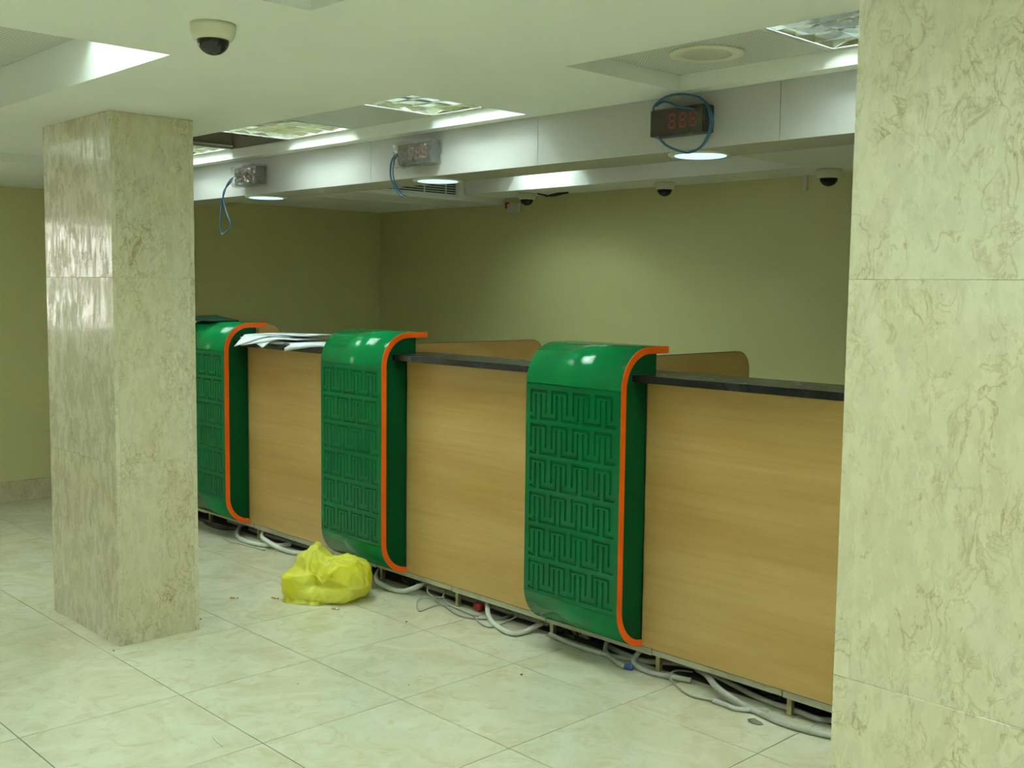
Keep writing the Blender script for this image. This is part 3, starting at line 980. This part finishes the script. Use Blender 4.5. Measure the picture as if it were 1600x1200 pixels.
# ------------------------------------------------------------------ dome cameras
def dome_camera(x, y, s, label):
    root = empty('dome_camera', (x, y, H))
    tag(root, label, 'security camera', 'dome security cameras on the ceiling')
    base = MB().lathe([(0.066*s, 0.0), (0.066*s, -0.010*s), (0.063*s, -0.030*s), (0.056*s, -0.044*s), (0.048*s, -0.046*s)], (0, 0, 0), 36)
    base.build('camera_base', MAT['cam_white'], root)
    prof = [(0.047*s*math.cos(a), -0.044*s-0.044*s*math.sin(a)) for a in [math.radians(d) for d in range(0, 90, 8)]]
    prof.append((0.0008, -0.088*s))
    MB().lathe(prof, (0, 0, 0), 36).build('dome', MAT['dome'], root)
dome_camera(-2.815, 1.535, 0.95, 'cream dome security camera on the ceiling in front of the left column')
dome_camera(-5.95, 5.84, 1.05, 'small dome camera over the staff side, beside the bright recess strip')
dome_camera(-4.625, 5.83, 1.05, 'small dome camera near the middle of the staff side ceiling')
dome_camera(-3.40, 5.82, 1.12, 'small dome camera on the staff side ceiling nearest the right column')

# staff side odds and ends
jb = empty('junction_box', (-6.29, YB-0.03, 2.20)); tag(jb, 'small white junction box high on the back wall below the soffit', 'junction box')
MB().box(-0.07, 0.07, 0, 0.03, -0.025, 0.042).build('box', MAT['white_plastic'], jb, bevel=0.004)
MB().box(-0.095, -0.072, 0.0, 0.03, 0.005, 0.055).build('red_clip', MAT['red'], jb, bevel=0.003)
wb = empty('wall_bracket', (-3.69, YB-0.02, 2.20)); tag(wb, 'thin white bracket hanging at the top of the back wall', 'bracket')
MB().box(-0.012, 0.012, 0.0, 0.02, 0.0, 0.085).build('arm', MAT['white_plastic'], wb, bevel=0.002)
MB().box(-0.020, 0.020, 0.0, 0.02, 0.0855, 0.09).build('plate', MAT['white_plastic'], wb)
t = MB().tube([(-5.86, 5.86, H-0.006), (-5.78, 5.93, H-0.022), (-5.68, 5.95, H-0.010), (-5.62, 5.94, H-0.006), (-5.70, 5.90, H-0.012), (-5.78, 5.87, H-0.03)], 0.006)
tag(t.build('ceiling_cable', MAT['black_wire']), 'short black cable loop on the ceiling beside a small dome camera', 'cable')

# ------------------------------------------------------------------ things on the counter
def paper(name, cx, cy, z, w, d, rot, label, bend=0.0, droop=0.0, seed=0, thick=0.002, lift=0.0):
    n = 10
    vs, fs = [], []
    for side in (0, 1):
        for j in range(n+1):
            for i in range(n+1):
                u, v = i/n-0.5, j/n-0.5
                zz = bend*math.sin((u+0.5)*math.pi)*0.5 + lift*(u+0.5)**2 + 0.003*noise.noise(Vector((u*3+seed, v*3, seed)))
                zz = max(zz, 0.0)
                vs.append([u*w, v*d, zz+thick*side])
    N = (n+1)*(n+1)
    for j in range(n):
        for i in range(n):
            a = j*(n+1)+i
            fs.append((a, a+n+1, a+n+2, a+1)); fs.append((N+a, N+a+1, N+a+n+2, N+a+n+1))
    for i in range(n):
        fs += [(i, i+1, N+i+1, N+i), (n*(n+1)+i+1, n*(n+1)+i, N+n*(n+1)+i, N+n*(n+1)+i+1)]
        a, b = i*(n+1), (i+1)*(n+1)
        fs += [(b, a, N+a, N+b), (a+n, b+n, N+b+n, N+a+n)]
    c, s = math.cos(rot), math.sin(rot)
    out = []
    for x, y, zz in vs:
        X, Y = x*c-y*s, x*s+y*c
        if cy+Y < 3.366 and droop:
            zz -= droop*(3.366-(cy+Y))
        out.append((X, Y, zz))
    o = MB().add(out, fs, True).build(name, MAT['paper'])
    o.location = (cx, cy, z)
    return tag(o, label, 'paper', 'white papers on the worktop')
ZP = 1.2318
plab = 'loose white paper in the untidy pile on the worktop'
paper('paper_stack', -5.58, 3.492, ZP, 0.52, 0.235, 0.06, 'thick lowest stack of white papers in the pile on the worktop', 0.0, 0.0, 1, 0.016)
paper('paper_sheet', -5.71, 3.475, ZP+0.0195, 0.42, 0.25, -0.22, plab+', second from the bottom', 0.004, 0.7, 2, 0.007)
paper('paper_sheet', -5.56, 3.470, ZP+0.0310, 0.46, 0.26, 0.20, plab+', in its middle', 0.003, 0.7, 3, 0.006)
paper('paper_sheet', -5.66, 3.468, ZP+0.0410, 0.40, 0.25, 0.42, plab+', second from the top', 0.003, 0.7, 4, 0.005)
paper('paper_sheet', -5.52, 3.510, ZP+0.0500, 0.48, 0.21, 0.12, plab+', topmost', 0.0, 0.5, 5, 0.004, 0.006)
paper('paper_folder', -5.145, 3.470, ZP, 0.37, 0.24, 0.36, 'white folded papers lying at the right end of the pile, against the middle pier', 0.010, 0.35, 7, 0.018)
gb = MB()
vs = [(-0.34,-0.10,0),(0.20,-0.10,0),(0.20,0.11,0),(-0.34,0.11,0),(-0.34,-0.10,0.018),(0.20,-0.10,0.006),(0.20,0.11,0.006),(-0.34,0.11,0.018),(-0.1,-0.10,0.018),(-0.1,0.11,0.032)]
gb.add(vs, [(0,3,2,1),(0,1,5,8,4),(1,2,6,5),(2,3,7,9,6),(3,0,4,7),(4,8,9,7),(8,5,6,9)])
g = gb.build('flat_box', MAT['box_green'], bevel=0.002); g.location = (-6.46, 3.465, PT+0.0005)
tag(g, 'flat dark green box lying on top of the pier beside the left column', 'box')

# ------------------------------------------------------------------ yellow plastic bag
def make_bag():
    root = empty('plastic_bag', (-4.535, 3.075, 0.0))
    tag(root, 'crumpled yellow plastic bag standing on the floor against the counter', 'bag')
    ang = math.radians(-34.0)          # local +x runs to the viewer's right
    ux = Vector((math.cos(math.radians(34.2)), math.sin(math.radians(34.2)), 0))     # right in view
    uy = Vector((-ux.y, ux.x, 0))                                                        # away from the viewer
    # lobes: centre (right, away, up), radii, squareness
    lobes = [((-0.125, -0.035, 0.075), (0.085, 0.105, 0.080), 3.4),
             ((-0.075, 0.02, 0.165), (0.090, 0.10, 0.085), 2.2),
             ((0.085, 0.01, 0.105), (0.135, 0.14, 0.110), 2.4),
             ((0.0, -0.01, 0.04), (0.17, 0.13, 0.045), 3.0)]
    bm = bmesh.new()
    bmesh.ops.create_icosphere(bm, subdivisions=6, radius=1.0)
    me = bpy.data.meshes.new('bag_body'); bm.to_mesh(me); bm.free()
    c0 = Vector((-0.01, 0.0, 0.085))
    def inside(p):
        best = 0.0
        for c, r, e in lobes:
            q = sum((abs(p[i]-c[i])/r[i])**e for i in range(3))
            best += math.exp(-3.0*(q-1)) if q < 6 else 0
        return best
    def ridge(p, k):
        ds, pts = noise.voronoi(p)
        return math.exp(-((ds[1]-ds[0])/k)**1.2)
    knot = Vector((-0.060, 0.02, 0.262))
    for v in me.vertices:
        d = v.co.normalized()
        lo, hi = 0.0, 0.5
        for _ in range(20):
            m_ = (lo+hi)/2
            if inside(c0+d*m_) > 1.0: lo = m_
            else: hi = m_
        p = c0+d*lo
        # crumpled film: sharp outward ridges between flat facets, long folds running from the knot
        q = Vector((p.x, p.y, p.z*0.75))
        w = Vector((noise.noise(q*7), noise.noise(q*7+Vector((7, 1, 3))), noise.noise(q*7+Vector((2, 8, 5)))))*0.035
        disp = 0.014*ridge((q+w)*8.5, 0.16)+0.006*ridge((q+w*0.8)*19+Vector((4, 4, 4)), 0.2)-0.010
        disp += 0.010*noise.noise(q*10)
        dk = p-knot
        a = math.atan2(dk.x, -dk.z+1e-6)
        disp += math.exp(-(dk.length/0.13)**2)*0.007*math.sin(a*11+3*noise.noise(q*8))
        p = p+d*disp
        hk = math.exp(-(((p.x-knot.x)/0.026)**2+((p.y-knot.y)/0.05)**2))
        if p.z > 0.15: p.z += hk*0.022
        p.z = max(p.z, 0.0006)
        v.co = ux*p.x+uy*p.y+Vector((0, 0, p.z))
    for pl in me.polygons: pl.use_smooth = True
    link('bag_body', me, MAT['bag'], root)
    kp = ux*knot.x+uy*knot.y+Vector((0, 0, 0.262))
    kn = MB()
    for i in range(3):
        a = i*2.1
        o = ux*math.cos(a)*0.010+uy*math.sin(a)*0.010
        kn.tube([kp+o*0.5+Vector((0, 0, -0.02)), kp+o*1.3+Vector((0, 0, 0.004)), kp-o*0.4+Vector((0, 0, 0.012)), kp-o*1.5+Vector((0, 0, 0.0))], 0.007, 8, 6)
    kn.build('knot', MAT['bag'], root)
    # gathered hem lying on the floor in front of the left lobe
    n, rows = 36, 7
    vs, fs = [], []
    for j in range(rows):
        tt = j/(rows-1)
        for i in range(n+1):
            u = i/n
            x = -0.205+0.26*u
            fold = math.sin(u*17+tt*1.5)+0.6*math.sin(u*41)
            y = -0.118-0.030*tt-0.006*fold*tt
            z = 0.052*(1-tt)**1.4+0.005*(1+fold)*math.sin(tt*math.pi)*0.6+0.001
            edge = min(1.0, 6*min(u, 1-u))
            vs.append(ux*x+uy*(y*edge-0.09*(1-edge))+Vector((0, 0, z*edge+0.001)))
    for j in range(rows-1):
        for i in range(n):
            a = j*(n+1)+i; fs.append((a, a+1, a+n+2, a+n+1))
    MB().add(vs, fs, True).build('bag_hem', MAT['bag'], root)
make_bag()

# ------------------------------------------------------------------ conduits and wires under the counter
def conduit(name, pts, r, mat, label, ribs=0.0, group='cables and conduits under the counter', n=12):
    o = Vector(pts[0]); o.z = 0
    q = [(a-o.x, b-o.y, max(c, r+0.0006)) for a, b, c in pts]
    ob = MB().tube(q, r, n, 8, ribs).build(name, mat)
    ob.location = o
    return tag(ob, label, 'conduit' if 'conduit' in name or 'pipe' in name else 'wire', group)
conduit('smooth_conduit', [(-1.60,3.44,0.014),(-1.854,3.415,0.014),(-1.916,3.395,0.013),(-2.05,3.373,0.013),(-2.175,3.39,0.013),(-2.295,3.415,0.014),(-2.399,3.425,0.04),(-2.504,3.50,0.044),(-2.596,3.56,0.030)], 0.013, MAT['conduit'], 'thick smooth grey conduit curving out in front of the right-hand panel')
conduit('corrugated_conduit', [(-1.60,3.54,0.03),(-1.874,3.53,0.030),(-1.969,3.52,0.014),(-2.015,3.50,0.013),(-2.107,3.51,0.013),(-2.233,3.51,0.013),(-2.357,3.53,0.019),(-2.456,3.535,0.034),(-2.55,3.535,0.044),(-2.646,3.535,0.042),(-2.753,3.53,0.024),(-2.843,3.51,0.013),(-2.963,3.52,0.013),(-3.055,3.54,0.013)], 0.012, MAT['conduit'], 'long ribbed grey conduit running behind the legs under the right-hand panel', 0.16)
conduit('cut_conduit', [(-2.18,3.44,0.012),(-2.263,3.366,0.010),(-2.31,3.366,0.010),(-2.375,3.366,0.010)], 0.0098, MAT['conduit'], 'short cut grey conduit end on the tiles, feeding a thin wire loop')
conduit('thin_wire', [(-2.372,3.366,0.010),(-2.473,3.355,0.004),(-2.569,3.395,0.004),(-2.624,3.42,0.017),(-2.643,3.45,0.028),(-2.645,3.50,0.025),(-2.618,3.56,0.012)], 0.0040, MAT['wire'], 'thin grey wire looping from the cut conduit end on the tiles', n=8)
conduit('ribbed_conduit', [(-2.866,3.53,0.07),(-2.85,3.50,0.054),(-2.84,3.445,0.029),(-2.79,3.430,0.012),(-2.727,3.425,0.012),(-2.69,3.43,0.012),(-2.623,3.45,0.014),(-2.56,3.47,0.014)], 0.0115, MAT['conduit'], 'ribbed grey conduit elbow dropping to the floor right of the nearest pier', 0.16)
conduit('grey_conduit', [(-3.064,3.55,0.049),(-3.037,3.50,0.032),(-3.011,3.472,0.014),(-2.928,3.428,0.012),(-2.847,3.400,0.012)], 0.0115, MAT['conduit'], 'grey conduit stub with blue tape below the nearest green pier')
tp = MB().tube([(0,0,0.0125),(0.032,0.014,0.0125)], 0.0123, 12); o = tp.build('blue_tape', MAT['blue_tape']); o.location = (-2.846,3.3995,0)
tag(o, 'strip of blue tape at the end of a grey conduit below the nearest pier', 'tape')
conduit('white_conduit', [(-4.72,3.56,0.045),(-4.65,3.47,0.029),(-4.575,3.415,0.02),(-4.519,3.40,0.013),(-4.408,3.383,0.013),(-4.339,3.40,0.013),(-4.285,3.425,0.035),(-4.290,3.51,0.046),(-4.297,3.58,0.060)], 0.013, MAT['conduit_white'], 'pale conduit loop bulging out just right of the yellow bag')
conduit('grey_pipe', [(-4.52,3.58,0.014),(-4.30,3.56,0.013),(-4.06,3.56,0.013),(-3.90,3.56,0.013),(-3.72,3.56,0.013),(-3.50,3.57,0.014),(-3.20,3.57,0.014)], 0.0135, MAT['conduit'], 'straight grey pipe on the floor at the back under the middle panel')
conduit('white_conduit', [(-3.84,3.56,0.050),(-3.80,3.50,0.047),(-3.732,3.44,0.032),(-3.678,3.41,0.013),(-3.564,3.362,0.012),(-3.471,3.349,0.012),(-3.448,3.40,0.012),(-3.449,3.45,0.020),(-3.447,3.52,0.030)], 0.0118, MAT['conduit_white'], 'pale conduit loop on the tiles left of the nearest green pier')
conduit('grey_pipe', [(-3.34,3.46,0.018),(-3.25,3.452,0.013),(-3.132,3.445,0.011),(-3.039,3.45,0.011),(-2.963,3.462,0.011),(-2.875,3.491,0.011)], 0.0108, MAT['conduit'], 'grey pipe on the floor directly below the nearest green pier')
conduit('thin_wire', [(-4.212,3.50,0.067),(-4.186,3.44,0.040),(-4.071,3.43,0.003),(-3.882,3.369,0.003),(-3.788,3.378,0.003),(-3.725,3.424,0.003),(-3.675,3.46,0.010),(-3.662,3.54,0.02)], 0.0042, MAT['wire'], 'long pale wire trailing onto the tiles under the middle panel', n=8)
conduit('thin_wire', [(-4.105,3.50,0.060),(-4.061,3.44,0.030),(-3.962,3.432,0.003),(-3.806,3.412,0.003),(-3.711,3.365,0.003),(-3.628,3.350,0.003),(-3.620,3.41,0.004),(-3.604,3.52,0.03)], 0.0040, MAT['wire'], 'pale wire hooking round beside the red cap under the middle panel', n=8)
conduit('thin_wire', [(-3.766,3.41,0.011),(-3.835,3.405,0.011),(-3.941,3.405,0.018),(-4.038,3.40,0.010),(-4.045,3.344,0.006),(-4.033,3.269,0.004),(-4.099,3.302,0.004),(-4.183,3.380,0.008),(-4.138,3.41,0.020),(-4.051,3.44,0.039)], 0.0030, MAT['wire'], 'thinnest wire looping farthest out onto the tiles under the middle panel', n=8)
rc = MB().lathe([(0.012, -0.022), (0.021, -0.018), (0.022, 0.012), (0.016, 0.022)], (0, 0, 0.0225), 16, 'x').build('red_cap', MAT['red'])
rc.location = (-3.86, 3.495, 0); tag(rc, 'small red plastic cap among the cables under the middle panel', 'cap')
conduit('white_conduit', [(-6.19,3.57,0.054),(-6.144,3.50,0.029),(-6.059,3.431,0.013),(-5.93,3.377,0.013),(-5.799,3.367,0.013),(-5.681,3.396,0.013),(-5.614,3.455,0.013),(-5.60,3.53,0.013)], 0.0128, MAT['conduit_white'], 'pale conduit loop on the floor below the papers, the left one of two')
conduit('grey_pipe', [(-6.40,3.56,0.02),(-6.174,3.56,0.016),(-6.085,3.555,0.013),(-5.953,3.55,0.013),(-5.86,3.55,0.013),(-5.70,3.56,0.013),(-5.40,3.57,0.013),(-5.0,3.57,0.013)], 0.0118, MAT['conduit'], 'grey ribbed pipe on the floor at the back, left of the yellow bag', 0.12)
conduit('white_conduit', [(-5.90,3.56,0.062),(-5.835,3.48,0.042),(-5.757,3.43,0.042),(-5.660,3.40,0.044),(-5.522,3.405,0.022),(-5.398,3.43,0.0145),(-5.30,3.49,0.02),(-5.2,3.55,0.025)], 0.0138, MAT['conduit_white'], 'thick pale conduit curving towards the yellow bag from the left')
conduit('thin_wire', [(-6.498,3.42,0.019),(-6.362,3.393,0.003),(-6.211,3.39,0.003),(-6.058,3.328,0.003),(-5.912,3.301,0.003),(-5.855,3.32,0.003),(-5.725,3.335,0.003),(-5.593,3.35,0.003)], 0.0034, MAT['wire'], 'thin wire lying on the tiles below the pier by the left column', n=8)
conduit('black_conduit', [(-6.9,3.56,0.02),(-6.784,3.51,0.016),(-6.586,3.46,0.012),(-6.40,3.43,0.012),(-6.25,3.45,0.012),(-6.10,3.53,0.03)], 0.011, MAT['black_wire'], 'black cable in the shade at the left end under the counter')

def tangle(x, y, label, seed):
    rnd = random.Random(seed)
    mb = MB()
    for k in range(7):
        pts = []
        a = rnd.uniform(0, 6.28)
        for i in range(9):
            a += rnd.uniform(0.5, 1.3)
            rr = rnd.uniform(0.02, 0.075)
            pts.append((rr*1.5*math.cos(a), rr*0.55*math.sin(a), rnd.uniform(0.004, 0.05)))
        mb.tube(pts, rnd.choice((0.002, 0.003, 0.004)), 6, 6)
    o = mb.build('wire_tangle', MAT['dark_wire']); o.location = (x, y, 0)
    tag(o, label, 'wire tangle', 'cables and conduits under the counter')
tangle(-3.33, 3.545, 'dark dusty tangle of thin wires under the left edge of the nearest pier', 3)
tangle(-4.45, 3.56, 'dark tangle of wires in the shade right of the yellow bag', 5)
tangle(-2.30, 3.575, 'dark tangle of wires behind the legs under the right-hand panel', 9)
conduit('dark_cable', [(-7.0,3.635,0.03),(-6.3,3.63,0.012),(-5.6,3.635,0.02),(-4.9,3.63,0.012),(-4.2,3.635,0.025),(-3.5,3.63,0.012),(-2.8,3.635,0.02),(-2.1,3.63,0.012),(-1.5,3.635,0.02)], 0.009, MAT['dark_wire'], 'long dark cable lying deep under the counter along its whole length')

# ------------------------------------------------------------------ litter on the tiles
def butt(x, y, a, label):
    root = empty('cigarette_butt', (x, y, 0)); root.rotation_euler = (0, 0, a)
    tag(root, label, 'cigarette butt', 'cigarette butts on the floor')
    r = 0.0042
    MB().lathe([(r, -0.020), (r, 0.004)], (0, 0, r+0.0003), 10, 'x').build('filter', MAT['filter'], root)
    MB().lathe([(r*0.98, 0.0041), (r*0.95, 0.016)], (0, 0, r+0.0003), 10, 'x').build('paper', MAT['butt'], root)
    MB().lathe([(r*0.9, 0.0161), (r*0.5, 0.020)], (0, 0, r+0.0003), 10, 'x').build('ash_tip', MAT['ash'], root)
butt(-4.827, 2.713, 0.75, 'cigarette butt farthest left of the yellow bag, near the marble column')
butt(-4.690, 2.865, 0.45, 'cigarette butt close to the left foot of the yellow bag')
butt(-4.335, 2.985, 0.50, 'cigarette butt on the tiles in front of the yellow bag')
st = MB().lathe([(0.0022, -0.045), (0.0022, 0.045)], (0, 0, 0.0026), 8, 'x').build('white_stick', MAT['butt'])
st.location = (-3.313, 1.793, 0); st.rotation_euler = (0, 0, -0.15)
tag(st, 'thin white stick lying alone on the tiles near the bottom edge', 'stick')
crumb_l = 'tiny dark crumb of dirt lying on the pale tiles'
for (x, y, s) in [(-4.46, 1.93, 0.005), (-4.62, 2.42, 0.005), (-4.70, 2.36, 0.004), (-3.083, 3.032, 0.006), (-3.95, 3.12, 0.005), (-3.60, 2.30, 0.003), (-3.30, 2.62, 0.003)]:
    bm = bmesh.new(); bmesh.ops.create_icosphere(bm, subdivisions=2, radius=s)
    me = bpy.data.meshes.new('dirt_crumb')
    for v in bm.verts:
        v.co *= 0.8+0.4*noise.noise(v.co*300+Vector((x, y, 0))*9); v.co.z *= 0.6
    zmin = min(v.co.z for v in bm.verts)
    for v in bm.verts: v.co.z -= zmin
    bm.to_mesh(me); bm.free()
    o = link('dirt_crumb', me, MAT['ash']); o.location = (x, y, 0.0002)
    tag(o, crumb_l, 'dirt', 'dirt crumbs on the floor')
dm = MB()
vs = [(0,0,0.001),(0.05,0.012,0.001),(0.075,-0.006,0.004),(0.055,-0.022,0.001),(0.02,-0.026,0.006),(0.03,0.0,0.012)]
dm.add(vs, [(0,1,5),(1,2,5),(2,3,5),(3,4,5),(4,0,5),(0,4,3,2,1)])
o = dm.build('plaster_scrap', MAT['board']); o.location = (-2.20, 3.335, 0)
tag(o, 'torn grey scrap on the tiles in front of the right-hand conduits', 'scrap')
